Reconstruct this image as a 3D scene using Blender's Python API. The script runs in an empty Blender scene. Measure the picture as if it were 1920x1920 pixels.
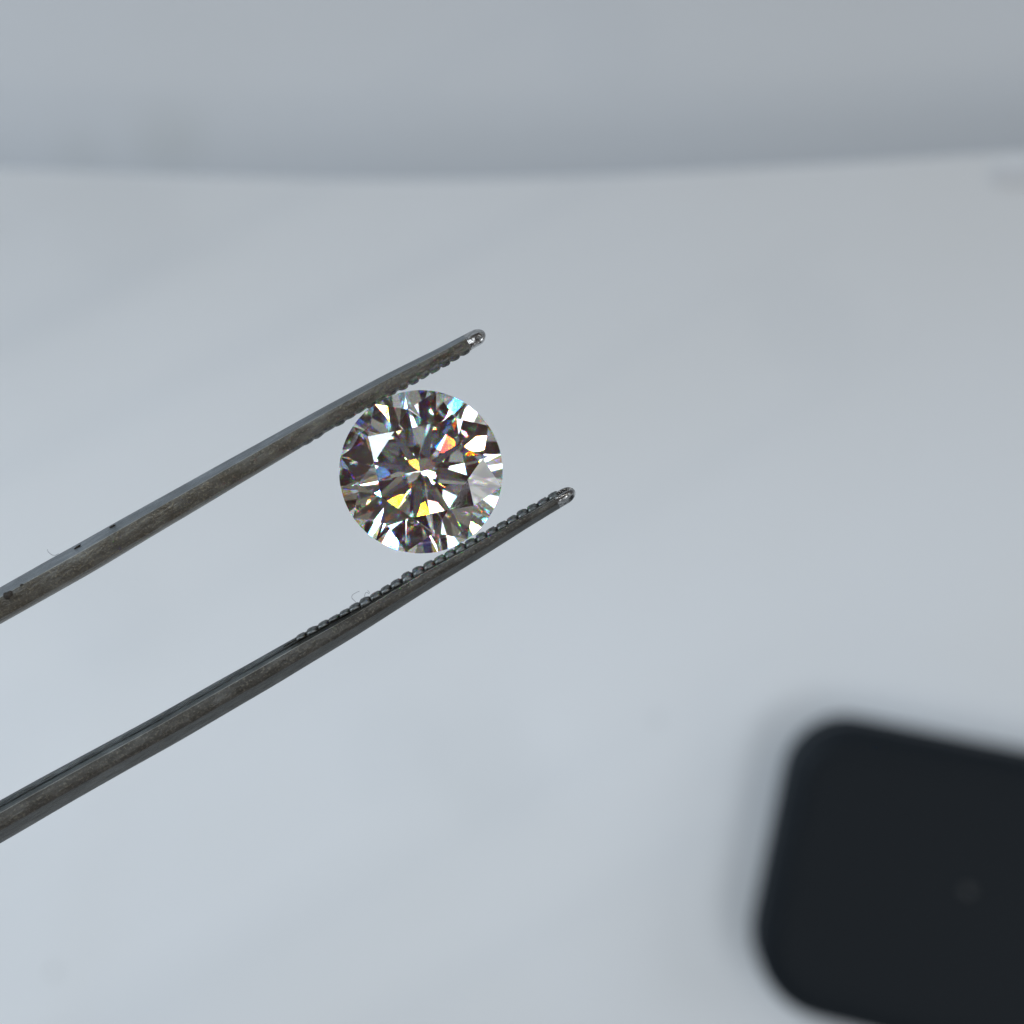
import bpy, bmesh, math, random
from mathutils import Vector, Matrix, noise
random.seed(7)
S = bpy.context.scene
COL = S.collection
R = math.radians

# ------------------------------------------------------------------ camera (1 unit = 1 cm)
S.unit_settings.system = 'METRIC'; S.unit_settings.scale_length = 0.01
PX = 0.00213                       # cm per photograph pixel in the plane of the stone
FOC = 8.0                          # lens to stone
TILT = R(-4)
HOLD = Matrix.Translation((0, 0, 4.7)) @ Matrix.Rotation(TILT, 4, 'X')   # plane in which the tweezers are held
cam = bpy.data.cameras.new('camera'); cam_o = bpy.data.objects.new('camera', cam); COL.objects.link(cam_o)
cam.sensor_width = 36; cam.sensor_fit = 'HORIZONTAL'
cam.lens = 36 * FOC / (1920 * PX)
cam.clip_start = 0.05; cam.clip_end = 2000
cam_o.matrix_world = HOLD @ Matrix.Translation((0, 0, FOC))
cam.dof.use_dof = True; cam.dof.focus_distance = FOC - 0.02; cam.dof.aperture_fstop = 0.25
S.camera = cam_o

# ------------------------------------------------------------------ room light and added lamps
W = bpy.data.worlds.new('World'); S.world = W; W.use_nodes = True
nt = W.node_tree; nt.nodes.clear()
out = nt.nodes.new('ShaderNodeOutputWorld'); bg = nt.nodes.new('ShaderNodeBackground')
tc = nt.nodes.new('ShaderNodeTexCoord'); vo = nt.nodes.new('ShaderNodeTexVoronoi'); cr = nt.nodes.new('ShaderNodeValToRGB')
vo.inputs['Scale'].default_value = 2.3; vo.inputs['Randomness'].default_value = 0.9      # invented light and dark patches of an unseen room, for the stone's reflections
mpw = nt.nodes.new('ShaderNodeMapping'); mpw.inputs['Location'].default_value = (2.0, 9.0, 4.0)
nt.links.new(tc.outputs['Generated'], mpw.inputs['Vector']); nt.links.new(mpw.outputs[0], vo.inputs['Vector'])
cr.color_ramp.interpolation = 'CONSTANT'
els = cr.color_ramp.elements
els[0].position = 0.0; els[0].color = (0.030, 0.015, 0.016, 1)
els[1].position = 0.93; els[1].color = (0.62, 0.64, 0.63, 1)
for p_, c_ in ((0.54, (0.070, 0.045, 0.040)), (0.66, (0.165, 0.155, 0.125)), (0.74, (0.30, 0.31, 0.29)), (0.84, (0.45, 0.48, 0.50))):
    e = els.new(p_); e.color = (*c_, 1)
sx = nt.nodes.new('ShaderNodeSeparateColor'); nt.links.new(vo.outputs['Color'], sx.inputs[0]); nt.links.new(sx.outputs[0], cr.inputs['Fac'])
nt.links.new(cr.outputs['Color'], bg.inputs['Color']); nt.links.new(bg.outputs[0], out.inputs[0])
bg.inputs['Strength'].default_value = 0.9

def area(name, loc, target, sx, sy, radiance, col):
    L = bpy.data.lights.new(name, 'AREA'); L.shape = 'RECTANGLE'; L.size = sx; L.size_y = sy
    L.energy = radiance * math.pi * sx * sy; L.color = col
    o = bpy.data.objects.new(name, L); COL.objects.link(o)
    o.location = loc
    o.rotation_euler = (Vector(target) - Vector(loc)).to_track_quat('-Z', 'Y').to_euler()
    return o
area('window_light', (-27, 15, 27), (0, 0, 0), 26, 19, 6.6, (0.72, 0.86, 1.0))
area('side_fill', (84, 14, 48), (0, 0, 0), 60, 36, 1.7, (0.93, 0.97, 1.0))  # added fill from the right that helps brighten the sheet
area('front_fill', (46, -30, 86), (0, 0, 0), 54, 26, 3.6, (0.90, 0.95, 1.0))  # added unseen fill, placed so the case's shadow falls to the left
for i_, (x_, y_) in enumerate(((-24.6, 25.8), (-4.0, 29.4), (4.3, 27.0), (28.6, 15.4), (30.6, -19.6), (-32.6, -10.1), (-12.5, -31.4), (-2.1, 26.7))):     # made-up small lamps, added for flashes in the stone
    area('sparkle_light', (x_, y_, 66), (0, 0, 4), 2.6, 2.6, (44, 36, 40)[i_ % 3], ((1.0, 0.90, 0.72), (0.97, 0.98, 1.0), (1.0, 0.93, 0.80))[i_ % 3])

S.view_settings.view_transform = 'Standard'; S.view_settings.look = 'None'
S.view_settings.exposure = 0.10; S.view_settings.gamma = 1
cy = S.cycles
cy.max_bounces = 28; cy.transmission_bounces = 28; cy.glossy_bounces = 28; cy.diffuse_bounces = 4
cy.blur_glossy = 0; cy.sample_clamp_indirect = 40; cy.sample_clamp_direct = 0
cy.caustics_reflective = False; cy.caustics_refractive = False
cy.use_adaptive_sampling = False

# ------------------------------------------------------------------ helpers
def L2(px, py): return Vector(((px - 960) * PX, (960 - py) * PX))        # measurement on the photo -> cm in the held plane
def desk(px, py, z=0.0):                                                   # where that line of sight meets height z
    o = cam_o.matrix_world.translation
    p = HOLD @ Vector((*L2(px, py), 0)); d = p - o
    return o + d * ((z - o.z) / d.z)
def link(name, me, mat=None, parent=None, smooth=None):
    o = bpy.data.objects.new(name, me); COL.objects.link(o)
    if mat and not me.materials: me.materials.append(mat)
    if parent: o.parent = parent
    return o
def from_bm(name, bm, mat, parent=None, smooth=True, angle=38):
    bmesh.ops.recalc_face_normals(bm, faces=bm.faces[:])
    for f in bm.faces: f.smooth = smooth
    if smooth:
        for ed in bm.edges:
            if len(ed.link_faces) == 2 and ed.calc_face_angle(0) > R(angle): ed.smooth = False
    me = bpy.data.meshes.new(name); bm.to_mesh(me); bm.free()
    return link(name, me, mat, parent)
def tag(o, label=None, cat=None, group=None, kind=None):
    for k, v in (('label', label), ('category', cat), ('group', group), ('kind', kind)):
        if v: o[k] = v
    return o
def mat(name):
    m = bpy.data.materials.new(name); m.use_nodes = True
    n = m.node_tree; b = n.nodes['Principled BSDF']
    return m, n, b
def N(n, t, **kw):
    x = n.nodes.new(t)
    for k, v in kw.items():
        if k in x.inputs: x.inputs[k].default_value = v
        else: setattr(x, k, v)
    return x
def ramp(n, fac, stops):
    r = n.nodes.new('ShaderNodeValToRGB'); e = r.color_ramp.elements
    e[0].position, e[0].color = stops[0][0], (*stops[0][1], 1)
    e[1].position, e[1].color = stops[-1][0], (*stops[-1][1], 1)
    for p, c in stops[1:-1]:
        q = e.new(p); q.color = (*c, 1)
    n.links.new(fac, r.inputs['Fac']); return r.outputs['Color']
def mixc(n, fac, a, b, mode='MIX'):
    m = n.nodes.new('ShaderNodeMix'); m.data_type = 'RGBA'; m.blend_type = mode
    for sock, v in ((m.inputs['Factor'], fac), (m.inputs['A'], a), (m.inputs['B'], b)):
        if hasattr(v, 'is_output'): n.links.new(v, sock)
        else: sock.default_value = v if not isinstance(v, tuple) else (*v, 1)
    return m.outputs['Result']
def spot_mask(n, vec, centre, r0, r1):
    d = N(n, 'ShaderNodeVectorMath', operation='DISTANCE'); n.links.new(vec, d.inputs[0]); d.inputs[1].default_value = centre
    r = n.nodes.new('ShaderNodeMapRange'); r.inputs['From Min'].default_value = r0; r.inputs['From Max'].default_value = r1
    r.inputs['To Min'].default_value = 1; r.inputs['To Max'].default_value = 0; r.interpolation_type = 'SMOOTHSTEP'
    n.links.new(d.outputs['Value'], r.inputs['Value']); return r.outputs['Result']

# ------------------------------------------------------------------ materials
def paper_material(name, base, spots, stain):
    m, n, b = mat(name)
    t = n.nodes.new('ShaderNodeTexCoord').outputs['Object']
    n1 = N(n, 'ShaderNodeTexNoise', Scale=0.55, Detail=3.0); n.links.new(t, n1.inputs['Vector'])
    c = ramp(n, n1.outputs['Fac'], [(0.35, tuple(v * f for v, f in zip(base, (0.99, 0.985, 0.975)))), (0.65, base)])
    n2 = N(n, 'ShaderNodeTexNoise', Scale=60.0, Detail=3.0); n.links.new(t, n2.inputs['Vector'])
    c = mixc(n, 0.10, c, ramp(n, n2.outputs['Fac'], [(0.3, (0.55, 0.56, 0.57)), (0.7, base)]))
    nd = N(n, 'ShaderNodeTexNoise', Scale=5.0, Detail=2.0); n.links.new(t, nd.inputs['Vector'])
    sub = N(n, 'ShaderNodeVectorMath', operation='MULTIPLY_ADD'); n.links.new(nd.outputs['Color'], sub.inputs[0])
    sub.inputs[1].default_value = (0.12, 0.12, 0); n.links.new(t, sub.inputs[2])
    for centre, r0, r1, k in spots:
        mk = spot_mask(n, sub.outputs[0], (centre[0] + 0.06, centre[1] + 0.06, 0), r0, r1)
        mu = N(n, 'ShaderNodeMath', operation='MULTIPLY'); n.links.new(mk, mu.inputs[0]); mu.inputs[1].default_value = k
        c = mixc(n, mu.outputs[0], c, stain)
    n.links.new(c, b.inputs['Base Color']); b.inputs['Roughness'].default_value = 0.75
    b.inputs['Specular IOR Level'].default_value = 0.25
    bp = N(n, 'ShaderNodeBump', Strength=0.15, Distance=0.01); n.links.new(n2.outputs['Fac'], bp.inputs['Height'])
    n.links.new(bp.outputs[0], b.inputs['Normal'])
    return m

def steel_material(name, dark, grey, brown, rust, ax):
    m, n, b = mat(name)
    t = n.nodes.new('ShaderNodeTexCoord').outputs['Object']
    mp = n.nodes.new('ShaderNodeMapping'); mp.inputs['Rotation'].default_value = (0, 0, -ax); mp.vector_type = 'POINT'
    n.links.new(t, mp.inputs['Vector'])
    ms = n.nodes.new('ShaderNodeMapping'); ms.inputs['Scale'].default_value = (0.22, 1, 1); n.links.new(mp.outputs[0], ms.inputs['Vector'])
    ns = N(n, 'ShaderNodeTexNoise', Scale=42.0, Detail=5.0, Roughness=0.65); n.links.new(ms.outputs[0], ns.inputs['Vector'])
    ng = N(n, 'ShaderNodeTexNoise', Scale=95.0, Detail=4.0, Roughness=0.7); n.links.new(mp.outputs[0], ng.inputs['Vector'])
    mb = n.nodes.new('ShaderNodeMapping'); mb.inputs['Scale'].default_value = (0.7, 1.2, 1); n.links.new(mp.outputs[0], mb.inputs['Vector'])
    nb = N(n, 'ShaderNodeTexNoise', Scale=9.0, Detail=5.0, Roughness=0.68); n.links.new(mb.outputs[0], nb.inputs['Vector'])
    c = ramp(n, ns.outputs['Fac'], [(0.3, dark), (0.7, grey)])
    f = ramp(n, nb.outputs['Fac'], [(0.36, (0, 0, 0)), (0.66, (0.8, 0.8, 0.8))])
    c = mixc(n, f, c, brown)
    f2 = ramp(n, ng.outputs['Fac'], [(0.53, (0, 0, 0)), (0.64, (0.6, 0.6, 0.6))])
    c = mixc(n, f2, c, rust)
    n.links.new(c, b.inputs['Base Color'])
    b.inputs['Metallic'].default_value = 0.7
    rg = n.nodes.new('ShaderNodeMapRange'); rg.inputs['To Min'].default_value = 0.26; rg.inputs['To Max'].default_value = 0.55
    n.links.new(ng.outputs['Fac'], rg.inputs['Value']); n.links.new(rg.outputs[0], b.inputs['Roughness'])
    ad = N(n, 'ShaderNodeMath', operation='ADD'); n.links.new(ns.outputs['Fac'], ad.inputs[0]); n.links.new(ng.outputs['Fac'], ad.inputs[1])
    bp = N(n, 'ShaderNodeBump', Strength=0.8, Distance=0.010); n.links.new(ad.outputs[0], bp.inputs['Height'])
    n.links.new(bp.outputs[0], b.inputs['Normal'])
    return m

def gem_material():
    m = bpy.data.materials.new('diamond'); m.use_nodes = True; n = m.node_tree; n.nodes.clear()
    o = n.nodes.new('ShaderNodeOutputMaterial'); geo = n.nodes.new('ShaderNodeNewGeometry')
    front = N(n, 'ShaderNodeBsdfGlass', IOR=2.417, Roughness=0.0); front.inputs['Color'].default_value = (1, 1, 1, 1)
    prev = None
    for col, ior in (((0.55, 0, 0), 2.366), ((0.45, 0.28, 0), 2.386), ((0, 0.58, 0.04), 2.410), ((0, 0.14, 0.44), 2.440), ((0, 0, 0.52), 2.470)):
        g = N(n, 'ShaderNodeBsdfGlass', IOR=ior, Roughness=0.007); g.inputs['Color'].default_value = (*col, 1)
        if prev is None: prev = g.outputs[0]
        else:
            a = n.nodes.new('ShaderNodeAddShader'); n.links.new(prev, a.inputs[0]); n.links.new(g.outputs[0], a.inputs[1]); prev = a.outputs[0]
    mx = n.nodes.new('ShaderNodeMixShader')
    n.links.new(geo.outputs['Backfacing'], mx.inputs[0]); n.links.new(front.outputs[0], mx.inputs[1]); n.links.new(prev, mx.inputs[2])
    n.links.new(mx.outputs[0], o.inputs['Surface'])
    return m

# ------------------------------------------------------------------ setting: desk and the white sheet
q = desk(320, 262, -0.1)
M_desk = paper_material('desk_white', (0.545, 0.555, 0.57), [((q.x, q.y), 0.0, 0.40, 0.20), ((desk(150, 290, -0.1).x, desk(150, 290, -0.1).y), 0.02, 0.25, 0.12)], (0.36, 0.37, 0.34))
bm = bmesh.new()
bmesh.ops.create_grid(bm, x_segments=60, y_segments=60, size=45)
o = from_bm('desk_top', bm, M_desk); o.location.z = -0.1
tag(o, kind='structure')

# outline of the sheet's far edge as it bows
edge_px = [(-900, 300), (-400, 300), (0, 316), (250, 324), (500, 334), (720, 340), (950, 337), (1200, 327), (1450, 314), (1700, 298), (1920, 284), (2400, 250), (3000, 205)]
LIFT = 1.15
edge = [desk(*p, LIFT) for p in edge_px]
def edge_y(x):
    for a, b in zip(edge, edge[1:]):
        if a.x <= x <= b.x:
            t = (x - a.x) / (b.x - a.x); return a.y + (b.y - a.y) * t
    return edge[0].y if x < edge[0].x else edge[-1].y
def edge_s(x): return sum(edge_y(x + d * 0.35) for d in (-2, -1, 0, 1, 2)) / 5
fold_a, fold_b = desk(215, 1190), desk(80, 1930)
def relief(x, y):
    h = 0.035 * noise.noise(Vector((x * 0.22, y * 0.22, 3.1)))
    d = (fold_b - fold_a).to_2d(); L = d.length; d.normalize()
    v = Vector((x - fold_a.x, y - fold_a.y)); s = v.dot(d); k = v.x * d.y - v.y * d.x
    h += 0.016 * math.exp(-(k / 0.22) ** 2) * (1 / (1 + math.exp(-(s - 0.3) * 2)))
    u = max(0.0, 1 - (edge_s(x) - y) / 3.6)
    return h + LIFT * u ** 2.2
spots = [((desk(100, 1820).x, desk(100, 1820).y), 0.0, 0.06, 0.35), ((desk(1235, 1345).x, desk(1235, 1345).y), 0.0, 0.08, 0.16)]
M_sheet = paper_material('sheet_white', (0.80, 0.83, 0.86), spots, (0.30, 0.30, 0.30))
bm = bmesh.new()
NX, NY = 150, 150
X0, X1, Y0 = -11.0, 11.0, -17.0
prof = [(-0.45, -0.10 ), (-0.02, -0.03), (0.0, -0.012), (-0.004, 0.0)]      # the curled-up far edge
rows = []
for j in range(-len(prof) + 1, NY + 1):
    row = []
    for i in range(NX + 1):
        x = X0 + (X1 - X0) * i / NX; ey = edge_s(x)
        if j <= 0:
            dy, z = prof[j + len(prof) - 1]
            y = ey + dy; z += relief(x, y)
        else:
            t = (j / NY) ** 1.2; y = (ey - 0.004) * (1 - t) + Y0 * t; z = relief(x, y)
        row.append(bm.verts.new((x, y, z)))
    rows.append(row)
for a, b in zip(rows, rows[1:]):
    for i in range(NX): bm.faces.new((a[i], a[i + 1], b[i + 1], b[i]))
o = from_bm('paper_sheet', bm, M_sheet, angle=70)
tag(o, 'large white sheet of paper lying below the tweezers, its bowed far edge curling up', 'paper sheet')

# pale tab on the pad at the right edge of the picture
M_tab = paper_material('tab_grey', (0.73, 0.76, 0.80), [], (0.3, 0.3, 0.3))
bm = bmesh.new(); top = []
for j in range(7):
    row = []
    for i in range(13):
        u, v = i / 12, j / 6
        rx = 0.02 * math.sqrt(max(0.0, 1 - min(1, u * 12 / 1.5) ** 1)) * abs(2 * v - 1) ** 3          # softly rounded end
        p = desk(1856 + 190 * u, (312 - 12 * u) + (34 + 6 * u) * v, 1.02)
        row.append(bm.verts.new((p.x + rx, p.y, relief(p.x, p.y) + 0.006)))
    top.append(row)
fs = [bm.faces.new((a[i], a[i + 1], b_[i + 1], b_[i])) for a, b_ in zip(top, top[1:]) for i in range(12)]
r = bmesh.ops.extrude_face_region(bm, geom=fs); bmesh.ops.translate(bm, vec=(0, 0, 0.014), verts=[v for v in r['geom'] if isinstance(v, bmesh.types.BMVert)])
tag(from_bm('paper_tab', bm, M_tab), 'pale grey paper tab stuck to the curled edge of the white sheet at the right', 'paper tab')

# ------------------------------------------------------------------ black case, lower right
m_case, n, b = mat('black_plastic')
b.inputs['Roughness'].default_value = 0.5; b.inputs['Specular IOR Level'].default_value = 0.13
t = n.nodes.new('ShaderNodeTexCoord').outputs['Object']
nn = N(n, 'ShaderNodeTexNoise', Scale=40.0, Detail=3.0); n.links.new(t, nn.inputs['Vector'])
n.links.new(ramp(n, nn.outputs['Fac'], [(0.3, (0.008, 0.0115, 0.0155)), (0.7, (0.0105, 0.0145, 0.019))]), b.inputs['Base Color'])
bp = N(n, 'ShaderNodeBump', Strength=0.2, Distance=0.01); n.links.new(nn.outputs['Fac'], bp.inputs['Height']); n.links.new(bp.outputs[0], b.inputs['Normal'])
HC = 0.50
ctl = desk(1508, 1338, HC); ctr = desk(1960, 1428, HC); cbl = desk(1394, 1886, HC)
ux = (ctr - ctl).normalized()
case = bpy.data.objects.new('black_case', None); COL.objects.link(case)
case.location = (ctl.x, ctl.y, 0.04); case.rotation_euler = (0, 0, math.atan2(ux.y, ux.x))
inv = Matrix.Rotation(-math.atan2(ux.y, ux.x), 4, 'Z')
lb = inv @ (cbl - ctl)           # bottom-left corner in case space
print('case corner', lb[:])
LEN = 3.6
def round_outline(inset):
    quad = [Vector((0, 0)), Vector((lb.x, lb.y)), Vector((LEN + lb.x * 0.4, lb.y - 0.15)), Vector((LEN, 0))]
    rad = [0.40, 0.52, 0.4, 0.4]; pts = []
    for i in range(4):
        p, a, c = quad[i], quad[i - 1], quad[(i + 1) % 4]
        da, dc = (a - p).normalized(), (c - p).normalized()
        ang = da.angle(dc) / 2; r = rad[i]
        cen = p + (da + dc).normalized() * (r / math.sin(ang))
        s = p + da * (r / math.tan(ang)); e_ = p + dc * (r / math.tan(ang))
        a0 = math.atan2(s.y - cen.y, s.x - cen.x); a1 = math.atan2(e_.y - cen.y, e_.x - cen.x)
        d = (a1 - a0 + math.pi) % (2 * math.pi) - math.pi
        for k in range(11):
            an = a0 + d * k / 10; rr = max(r - inset, 0.03)
            pts.append(Vector((cen.x + rr * math.cos(an), cen.y + rr * math.sin(an))))
    return pts
def shell(name, levels):
    bm = bmesh.new(); rings = []
    for inset, z in levels: rings.append([bm.verts.new((p.x, p.y, z)) for p in round_outline(inset)])
    for a, b_ in zip(rings, rings[1:]):
        for i in range(len(a)): bm.faces.new((a[i], a[(i + 1) % len(a)], b_[(i + 1) % len(a)], b_[i]))
    bm.faces.new(rings[-1]); bm.faces.new(rings[0][::-1])
    return from_bm(name, bm, m_case, case, angle=50)
shell('base', [(0.10, -0.02), (0.03, 0.02), (0.0, 0.08), (0.0, 0.22), (0.02, 0.24)])
shell('lid', [(0.02, 0.25), (0.0, 0.27), (0.0, 0.36), (0.02, 0.41), (0.06, 0.45), (0.13, 0.465), (0.20, 0.455)])
bm = bmesh.new(); q = inv @ (desk(1815, 1672, HC) - ctl)
bmesh.ops.create_uvsphere(bm, u_segments=20, v_segments=10, radius=0.04, matrix=Matrix.Translation((q.x, q.y, 0.45)) @ Matrix.Scale(0.5, 4, (0, 0, 1)))
m_btn, n, b = mat('grey_button'); b.inputs['Base Color'].default_value = (0.03, 0.033, 0.035, 1); b.inputs['Roughness'].default_value = 0.3
from_bm('button', bm, m_btn, case)
tag(case, 'matt black plastic case with rounded corners lying on the white sheet of paper', 'case')

# ------------------------------------------------------------------ tweezers
AX = math.atan2(0.489, 0.872)
Ux = Vector((math.cos(AX), math.sin(AX))); Un = Vector((-math.sin(AX), math.cos(AX)))     # along to the tips / across
BASE = L2(0, 1338) - Ux * 11.0
tw = bpy.data.objects.new('tweezers', None); COL.objects.link(tw)
tw.matrix_world = HOLD @ Matrix.Translation((BASE.x, BASE.y, 0))
tag(tw, 'worn dark steel tweezers with serrated tips gripping the round diamond', 'tweezers')

BROWN, RUST = (0.075, 0.060, 0.042), (0.34, 0.30, 0.22)
M_bevel = steel_material('steel_blue_grey', (0.15, 0.165, 0.18), (0.33, 0.355, 0.375), (0.16, 0.175, 0.18), (0.24, 0.25, 0.24), AX)
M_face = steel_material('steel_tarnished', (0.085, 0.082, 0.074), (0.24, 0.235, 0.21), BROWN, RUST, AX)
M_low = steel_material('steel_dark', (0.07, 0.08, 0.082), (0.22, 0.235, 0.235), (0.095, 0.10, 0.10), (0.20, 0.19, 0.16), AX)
M_edge = steel_material('steel_worn_edge_highlight', (0.26, 0.25, 0.22), (0.55, 0.54, 0.50), (0.18, 0.16, 0.12), (0.6, 0.58, 0.52), AX)  # worn ridge, with its edge highlight painted into the brighter colour
M_groove_shade = steel_material('steel_groove_shade', (0.018, 0.02, 0.02), (0.07, 0.075, 0.07), (0.03, 0.027, 0.022), (0.12, 0.11, 0.08), AX)  # shadow pockets below the lower teeth, painted as dark steel
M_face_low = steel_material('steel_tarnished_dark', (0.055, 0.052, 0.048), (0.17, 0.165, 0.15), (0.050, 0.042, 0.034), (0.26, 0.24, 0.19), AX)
M_tip, n, b = mat('steel_polished'); b.inputs['Metallic'].default_value = 0.9; b.inputs['Roughness'].default_value = 0.2
t = n.nodes.new('ShaderNodeTexCoord').outputs['Object']; nn = N(n, 'ShaderNodeTexNoise', Scale=60.0, Detail=3.0); n.links.new(t, nn.inputs['Vector'])
n.links.new(ramp(n, nn.outputs['Fac'], [(0.35, (0.16, 0.16, 0.165)), (0.65, (0.5, 0.5, 0.49))]), b.inputs['Base Color'])
bp = N(n, 'ShaderNodeBump', Strength=0.35, Distance=0.006); n.links.new(nn.outputs['Fac'], bp.inputs['Height']); n.links.new(bp.outputs[0], b.inputs['Normal'])

def interp(tab, s):
    if s <= tab[0][0]: return tab[0][1]
    for (a, va), (b_, vb) in zip(tab, tab[1:]):
        if s <= b_:
            t = (s - a) / (b_ - a); return va + (vb - va) * t
    return tab[-1][1]
def to_sn(px, py):
    v = L2(px, py) - BASE; return v.dot(Ux), v.dot(Un)
def edge_table(pts): return sorted(to_sn(*p) for p in pts)

top_outer = edge_table([(0, 1100), (219, 977), (357, 900), (560, 788), (667, 729), (727, 699), (789, 668), (844, 641), (886, 621)])
top_inner = edge_table([(0, 1168), (146, 1088), (310, 989), (463, 898), (560, 840), (597, 818), (647, 788), (728, 740), (782, 714), (841, 680), (893, 650)])
low_inner = edge_table([(0, 1500), (146, 1421), (292, 1343), (547, 1199), (640, 1148), (700, 1115), (757, 1081), (841, 1036), (926, 990), (1010, 942), (1052, 917)])
low_outer = edge_table([(0, 1582), (182, 1476), (365, 1374), (594, 1238), (729, 1153), (817, 1099), (871, 1065), (965, 1005), (1062, 945)])
# behind the picture the arms bow apart and close at the joint
def extend(tab, sign, half):
    s0, n0 = tab[0]
    return [(0.0, sign * (0.03 + half)), (1.2, sign * (0.10 + half)), (3.5, n0 * 0.85), (6.5, n0 * 1.04), (8.8, n0 * 1.02)] + tab
top_outer_e, top_inner_e = extend(top_outer, 1, 0.10), extend(top_inner, 1, -0.03)
low_inner_e, low_outer_e = extend(low_inner, -1, -0.03), extend(low_outer, -1, 0.10)

# cross-sections: fraction across (0 = outer edge, 1 = inner edge), height fraction
SEC_TOP = [(0.0, -0.30), (0.02, 0.0), (0.08, 0.22), (0.34, 0.90), (0.365, 0.97), (0.42, 1.0), (0.52, 0.98), (0.66, 0.90), (0.82, 0.78), (0.93, 0.66), (0.985, 0.40), (1.0, 0.1), (1.0, -0.5), (0.93, -0.9), (0.6, -1.0), (0.2, -0.9), (0.04, -0.6)]
SEC_LOW = [(0.0, -0.30), (0.02, -0.02), (0.10, 0.25), (0.24, 0.62), (0.30, 0.80), (0.40, 0.93), (0.52, 0.97), (0.62, 0.96), (0.70, 0.92), (0.722, 0.84), (0.775, 0.58), (0.80, 0.56), (0.825, 0.44), (0.865, 0.47), (0.90, 0.33), (0.95, 0.33), (1.0, 0.20), (1.0, -0.5), (0.93, -0.9), (0.6, -1.0), (0.2, -0.9), (0.04, -0.6)]
def depth(s, tip): return interp([(0, 0.40), (4, 0.42), (8, 0.26), (tip - 4.5, 0.15), (tip - 2.2, 0.10), (tip - 0.8, 0.072), (tip, 0.055)], s)

def prong(outer, inner, sec, mats, slot, tip_round, rough):
    tip = max(outer[-1][0], inner[-1][0])
    bm = bmesh.new(); rings = []
    st = [i * 0.25 for i in range(int(10.75 / 0.25) + 1)]
    s = st[-1]
    while s < tip - 0.001: s += 0.028; st.append(min(s, tip))
    st += [tip + tip_round * math.sin(math.pi / 2 * k / 9) for k in range(1, 10)]
    for s in st:
        o_, i_ = (sum(interp(tb, min(s + d, tip)) for d in (-0.16, -0.08, 0, 0.08, 0.16)) / 5 for tb in (outer, inner))
        sgn = 1 if i_ > o_ else -1
        h = depth(s, tip); mid = (o_ + i_) / 2; hw = (i_ - o_) / 2
        if s > tip:
            k = math.sqrt(max(0.0, 1 - ((s - tip) / tip_round) ** 2)); k = max(k, 0.02); hw *= k; h *= max(k, 0.05)
        wob = 0.0022 * noise.noise(Vector((s * 3.1, sgn * 5, 0)))
        ring = []
        for f, z in sec:
            nn_ = mid + hw * (2 * f - 1) + wob
            p = Ux * s + Un * nn_
            amp = 0.0022 + rough * 0.011 * min(1, max(0, (s - tip + 0.42) / 0.2)) * (1 if f > 0.45 else 0.15)
            j = amp * noise.noise(Vector((s * (14 + 22 * rough), f * 6, z * 4 + sgn)))
            ring.append(bm.verts.new((p.x, p.y, z * h + j)))
        rings.append(ring)
    m_ = len(sec)
    for a, b_ in zip(rings, rings[1:]):
        k_ = rings.index(b_)
        for i in range(m_):
            f_ = bm.faces.new((a[i], a[(i + 1) % m_], b_[(i + 1) % m_], b_[i]))
            groove_shade = 5 if (rough == 0 and 9 <= i <= 16 and st[k_] > tip - 1.24 + 0.1 * noise.noise(Vector((st[k_] * 9, i, 0)))) else None
            f_.material_index = 3 if st[k_] > tip - 0.012 else (groove_shade or slot[i])
    bm.faces.new(rings[0]); bm.faces.new(rings[-1])
    o_ = from_bm('prong', bm, mats[0], tw, angle=30)
    for mm in mats[1:]: o_.data.materials.append(mm)
    return o_
p_top = prong(top_outer_e, top_inner_e, SEC_TOP, (M_bevel, M_face, M_low, M_tip, M_edge, M_groove_shade), [0, 0, 0, 4, 1, 1, 1, 1, 1, 1, 1, 1, 1, 2, 2, 2, 0], 0.040, 1.0)
p_low = prong(low_outer_e, low_inner_e, SEC_LOW, (M_bevel, M_face_low, M_low, M_tip, M_edge, M_groove_shade), [2, 2, 2, 2, 1, 1, 1, 1, 4, 2, 2, 2, 2, 2, 2, 2, 2, 2, 2, 2, 2, 2], 0.045, 0.0)
p_top['label'] = 'upper prong with a blue-grey bevel and brown tarnish'
p_low['label'] = 'lower prong with scalloped teeth facing the stone'

# the joint where both arms meet
bm = bmesh.new()
bmesh.ops.create_cube(bm, size=1, matrix=Matrix.Rotation(AX, 4, 'Z') @ Matrix.Translation((0.5, 0, 0)) @ Matrix.Diagonal((1.5, 0.24, 0.78, 1)))
bmesh.ops.bevel(bm, geom=bm.edges[:], offset=0.06, segments=3, affect='EDGES')
from_bm('joint', bm, M_low, tw)

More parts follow.
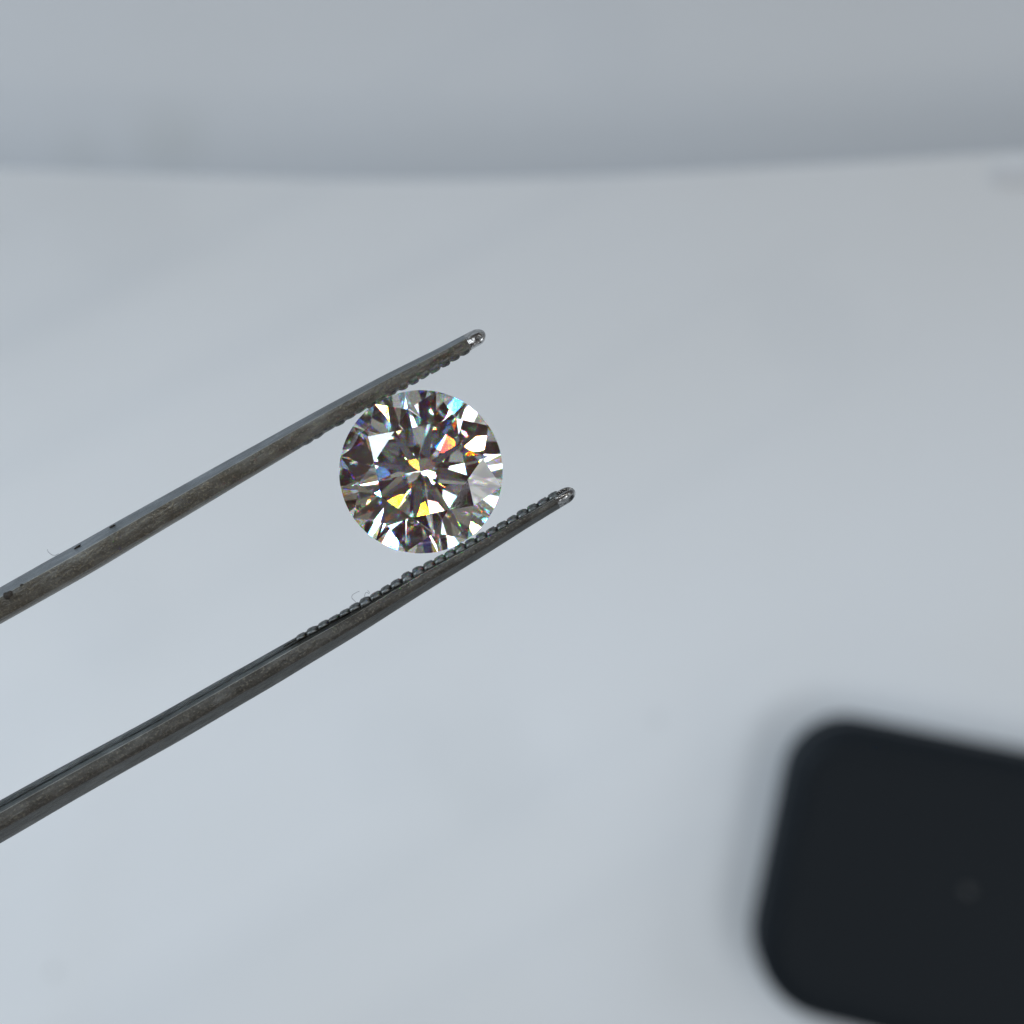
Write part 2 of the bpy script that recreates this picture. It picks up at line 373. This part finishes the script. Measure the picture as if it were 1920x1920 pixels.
# teeth
m_tooth, n, b = mat('steel_teeth')
t = n.nodes.new('ShaderNodeTexCoord').outputs['Object']
nn = N(n, 'ShaderNodeTexNoise', Scale=70.0, Detail=3.0); n.links.new(t, nn.inputs['Vector'])
n.links.new(ramp(n, nn.outputs['Fac'], [(0.35, (0.045, 0.050, 0.050)), (0.65, (0.20, 0.205, 0.20))]), b.inputs['Base Color'])
b.inputs['Metallic'].default_value = 0.7; b.inputs['Roughness'].default_value = 0.45
bp = N(n, 'ShaderNodeBump', Strength=0.5, Distance=0.006); n.links.new(nn.outputs['Fac'], bp.inputs['Height']); n.links.new(bp.outputs[0], b.inputs['Normal'])
def tooth_mesh(w, proj, path, seed):
    """a rounded ridge across the gripping face; path = (across, height) points, w = width along the prong"""
    bm = bmesh.new(); rings = []
    for kz, (y0, z0) in enumerate(path):
        a, c = path[max(kz - 1, 0)], path[min(kz + 1, len(path) - 1)]
        tx, tz = c[0] - a[0], c[1] - a[1]; L = math.hypot(tx, tz); ny, nz = -tz / L, tx / L      # outward from the face
        fade = (0.1 if kz == 0 else 0.6 if kz == 1 else 0.45 if kz == len(path) - 1 else 1.0)
        ring = []
        for k in range(9):
            an = math.pi * k / 8
            jx = 0.0028 * noise.noise(Vector((k * 1.7, kz * 1.3, seed * 3.7)))
            r_ = math.sin(an) ** 0.5 * proj * fade + jx
            ring.append(bm.verts.new((math.cos(an) * w / 2 + jx, y0 + ny * r_, z0 + nz * r_)))
        for sx in (-0.9, 0.9): ring.append(bm.verts.new((sx * w / 2, y0 - ny * 0.012, z0 - nz * 0.012)))
        rings.append(ring)
    for a, b_ in zip(rings, rings[1:]):
        m_ = len(a)
        for i in range(m_): bm.faces.new((a[i], a[(i + 1) % m_], b_[(i + 1) % m_], b_[i]))
    bm.faces.new(rings[0]); bm.faces.new(rings[-1])
    bmesh.ops.recalc_face_normals(bm, faces=bm.faces[:])
    for f in bm.faces: f.smooth = True
    me = bpy.data.meshes.new('tooth'); bm.to_mesh(me); bm.free(); me.materials.append(m_tooth)
    return me
def teeth(parent, tab, sgn, s_start, s_end, pitch, proj, shrink, path):
    variants = [tooth_mesh(pitch * 0.88, proj, path, i) for i in range(5)]
    s, i = s_start, 0
    while s > s_end:
        k = 1 if s > s_end + shrink else max(0.35, (s - s_end) / shrink)
        nrm = interp(tab, s); slope = (interp(tab, s + 0.03) - interp(tab, s - 0.03)) / 0.06
        p = Ux * s + Un * (nrm - sgn * 0.003)
        tt = bpy.data.objects.new('tooth', variants[(i * 3) % 5]); COL.objects.link(tt); tt.parent = parent
        tt.location = (p.x, p.y, 0)
        tt.rotation_euler = (0, 0, AX + math.atan(slope) + (0 if sgn > 0 else math.pi) + random.uniform(-0.03, 0.03))
        dz = depth(s, tab[-1][0]) / 0.072
        wear = random.uniform(0.75, 1.12) if sgn > 0 else random.uniform(0.7, 1.2)
        tt.scale = (random.uniform(0.90, 1.06), wear * (0.40 + 0.60 * k) * random.uniform(0.9, 1.1), min(dz, 1.35) * (0.8 + 0.2 * k))
        s -= pitch * random.uniform(0.93, 1.07); i += 1
tipL = low_inner[-1][0]; tipT = top_inner[-1][0]
teeth(p_low, low_inner_e, 1, tipL - 0.04, tipL - 1.22, 0.0485, 0.0125, 0.5, [(-0.026, 0.040), (-0.020, 0.040), (-0.011, 0.034), (-0.003, 0.018), (0.001, -0.008), (0.001, -0.045)])
teeth(p_top, top_inner_e, -1, tipT - 0.05, tipT - 0.85, 0.0485, 0.0125, 0.5, [(-0.010, 0.056), (-0.004, 0.040), (0.000, 0.022), (0.001, 0.0), (0.001, -0.045)])

# dark specks eaten into the steel of the upper prong
m_speck, n, b = mat('dark_rust'); b.inputs['Roughness'].default_value = 0.8
t = n.nodes.new('ShaderNodeTexCoord').outputs['Object']; nn = N(n, 'ShaderNodeTexNoise', Scale=120.0); n.links.new(t, nn.inputs['Vector'])
n.links.new(ramp(n, nn.outputs['Fac'], [(0.3, (0.012, 0.010, 0.009)), (0.7, (0.05, 0.04, 0.03))]), b.inputs['Base Color'])
def speck(parent, px, py, rx, ry, z, seed):
    bm = bmesh.new(); bmesh.ops.create_icosphere(bm, subdivisions=3, radius=1)
    for v in bm.verts:
        v.co *= 1 + 0.45 * noise.noise(v.co * 1.3 + Vector((seed, 0, 0)))
    c = L2(px, py) - BASE
    bmesh.ops.transform(bm, matrix=Matrix.Translation((c.x, c.y, z)) @ Matrix.Rotation(AX, 4, 'Z') @ Matrix.Diagonal((rx, ry, 0.006, 1)), verts=bm.verts)
    from_bm('rust_speck', bm, m_speck, parent)
zt = 0.118
speck(p_top, 28, 1114, 0.020, 0.014, 0.113, 1); speck(p_top, 54, 1095, 0.007, 0.004, 0.117, 2)
speck(p_top, 214, 987, 0.014, 0.005, 0.028, 3); speck(p_top, 149, 1025, 0.014, 0.004, 0.040, 5)

# ------------------------------------------------------------------ diamond
RAD = 0.3262
G = gem_material()
G_rim = bpy.data.materials.new('frosted_girdle'); G_rim.use_nodes = True
b = G_rim.node_tree.nodes['Principled BSDF']; b.inputs['Transmission Weight'].default_value = 1.0; b.inputs['IOR'].default_value = 2.417; b.inputs['Roughness'].default_value = 0.22
dia = bpy.data.objects.new('diamond', None); COL.objects.link(dia)
dc = L2(789.5, 884.5)
dia.matrix_world = HOLD @ Matrix.Translation((dc.x, dc.y, 0.0)) @ Matrix.Rotation(R(34.5), 4, 'Z') @ Matrix.Rotation(R(3.6), 4, 'X') @ Matrix.Rotation(R(-2.5), 4, 'Y') @ Matrix.Rotation(-0.05, 4, 'X') @ Matrix.Rotation(0.09, 4, 'Y')
tag(dia, 'clear round brilliant-cut diamond held between the serrated tweezer tips', 'diamond')
NSEG = 128
gt = 0.050; tr = 0.575; CA = math.tan(R(34.5)); PA = math.tan(R(40.8)); c22 = math.cos(R(22.5))
ringv = [(math.cos(2 * math.pi * k / NSEG), math.sin(2 * math.pi * k / NSEG)) for k in range(NSEG)]
polys = [([Vector((*ringv[k], -1.5)), Vector((*ringv[(k + 1) % NSEG], -1.5)), Vector((*ringv[(k + 1) % NSEG], 1.5)), Vector((*ringv[k], 1.5))], 0) for k in range(NSEG)]
polys += [([Vector((*p, 1.5)) for p in ringv], 1), ([Vector((*p, -1.5)) for p in ringv[::-1]], 5)]
EPS = 1e-6
def cut(p, nrm, code):
    """cut the convex stone with one plane and close it with a new facet"""
    global polys
    nrm = nrm.normalized(); new = []; rim = []
    for vs, c in polys:
        d = [(v - p).dot(nrm) for v in vs]
        d = [0.0 if abs(x) < EPS else x for x in d]
        if max(d) <= 0:
            new.append((vs, c))
            continue
        o_ = []
        for i in range(len(vs)):
            a, b_, da, db = vs[i], vs[(i + 1) % len(vs)], d[i], d[(i + 1) % len(vs)]
            if da <= 0: o_.append(a)
            if da == 0: rim.append(a)
            if (da < 0 < db) or (db < 0 < da):
                x = a.lerp(b_, da / (da - db)); o_.append(x); rim.append(x)
        if len(o_) >= 3 and min(d) < 0: new.append((o_, c))
    uniq = []
    for v in rim:
        if all((v - u).length > 4e-6 for u in uniq): uniq.append(v)
    polys = new
    if len(uniq) >= 3:
        cen = sum(uniq, Vector()) / len(uniq); t1 = (uniq[0] - cen).normalized(); t2 = nrm.cross(t1)
        uniq.sort(key=lambda v: math.atan2((v - cen).dot(t2), (v - cen).dot(t1)))
        polys.append((uniq, code))
def pol(r, a, z): return Vector((r * math.cos(a), r * math.sin(a), z))
def plane3(a, b_, c):
    n_ = (b_ - a).cross(c - a).normalized(); ref = (a + b_ + c) / 3
    if n_.dot(ref) < 0: n_ = -n_
    return n_
ht = CA * (1 - tr) + gt / 2
cut(Vector((0, 0, ht)), Vector((0, 0, 1)), 1)
for k in range(8):
    a = R(45 * k); jit = [random.uniform(-0.3, 0.3) for _ in range(4)]
    nrm = Vector((math.sin(R(34.5)) * math.cos(a), math.sin(R(34.5)) * math.sin(a), math.cos(R(34.5))))
    cut(pol(1, a, gt / 2), nrm, 3)
    rs = tr * c22 + 0.50 * (1 - tr * c22)
    Sp = lambda aa: pol(rs, aa, CA * (1 - rs * c22) + gt / 2)
    s = Sp(a + R(22.5))
    T0, T1 = pol(tr, a, ht), pol(tr, a + R(45), ht)
    cut(s, plane3(T0, T1, s), 2)
    g0, g1, g2 = pol(1, a, gt / 2), pol(1, a + R(22.5), gt / 2), pol(1, a + R(45), gt / 2)
    cut(s, plane3(s, g0, g1), 4); cut(s, plane3(s, g1, g2), 4)
    # pavilion, with the small irregularities of a real cut
    pa = R(40.8 + jit[0]); az = a + R(jit[1] * 4)
    cut(pol(1, a, -gt / 2), Vector((math.sin(pa) * math.cos(az), math.sin(pa) * math.sin(az), -math.cos(pa))), 5)
    rl = 0.22; Lp = pol(rl, a + R(22.5 + jit[2] * 6), -PA * (1 - rl * c22) - gt / 2)
    h0, h1, h2 = (pol(1, a + R(x), -gt / 2) for x in (0, 22.5, 45))
    cut(Lp, plane3(Lp, h0, h1), 5); cut(Lp, plane3(Lp, h1, h2), 5)
bm = bmesh.new(); lay = bm.faces.layers.int.new('part'); pool = []
def weld(v):
    for c, bv in pool:
        if (c - v).length < 2e-5: return bv
    bv = bm.verts.new(v); pool.append((v, bv)); return bv
for vs, c in polys:
    ids = []
    for v in vs:
        w = weld(v)
        if not ids or (w is not ids[-1] and w is not ids[0]): ids.append(w)
    if len(ids) >= 3: bm.faces.new(ids)[lay] = c
bmesh.ops.scale(bm, vec=(RAD, RAD, RAD), verts=bm.verts[:])
bmesh.ops.recalc_face_normals(bm, faces=bm.faces[:])
assert sum(1 for ed in bm.edges if len(ed.link_faces) != 2) == 0
groups = {}
for f in bm.faces:
    key = {0: 'girdle', 1: 'table', 5: 'pavilion'}.get(f[lay])
    if key: groups.setdefault((key, 0), []).append(f)
    else: groups[({2: 'star_facet', 3: 'kite_facet', 4: 'upper_girdle_facet'}[f[lay]], f.index + 1)] = [f]
print({k[0]: sum(1 for q_ in groups if q_[0] == k[0]) for k in groups})
for (name, _), fs in groups.items():
    vi = {}; vl = []; fl = []
    for f in fs:
        ids = []
        for v in f.verts:
            if v not in vi: vi[v] = len(vl); vl.append(v.co[:])
            ids.append(vi[v])
        fl.append(ids)
    me = bpy.data.meshes.new(name); me.from_pydata(vl, [], fl); me.update()
    link(name, me, G_rim if name == 'girdle' else G, dia)
bm.free()

# ------------------------------------------------------------------ lint caught on the metal
m_l, n, b = mat('lint'); b.inputs['Base Color'].default_value = (0.35, 0.36, 0.38, 1); b.inputs['Roughness'].default_value = 0.9
def fibre(pts, z, label):
    cu = bpy.data.curves.new('lint_fibre', 'CURVE'); cu.dimensions = '3D'; cu.bevel_depth = 0.0011; cu.bevel_resolution = 1
    sp = cu.splines.new('BEZIER'); sp.bezier_points.add(len(pts) - 1)
    for bp_, (x, y) in zip(sp.bezier_points, pts):
        q_ = L2(x, y); bp_.co = (q_.x, q_.y, z + random.uniform(-0.01, 0.01)); bp_.handle_left_type = bp_.handle_right_type = 'AUTO'
    o_ = bpy.data.objects.new('lint_tmp', cu); COL.objects.link(o_)
    me = bpy.data.meshes.new_from_object(o_.evaluated_get(bpy.context.evaluated_depsgraph_get()))
    bpy.data.objects.remove(o_)
    f_ = link('lint_fibre', me, m_l); f_.matrix_world = HOLD
    tag(f_, label, 'lint', 'lint fibres caught on the tweezers')
fibre([(90, 1030), (95, 1036), (103, 1041), (112, 1038)], 0.02, 'hair-thin lint fibre standing off the upper prong near the left edge')
fibre([(668, 1128), (661, 1118), (668, 1111), (675, 1108)], 0.03, 'curled lint fibre on the teeth of the lower prong, left one of two')
fibre([(684, 1118), (688, 1110), (693, 1112), (690, 1106)], 0.03, 'short lint fibre on the teeth of the lower prong, right one of two')
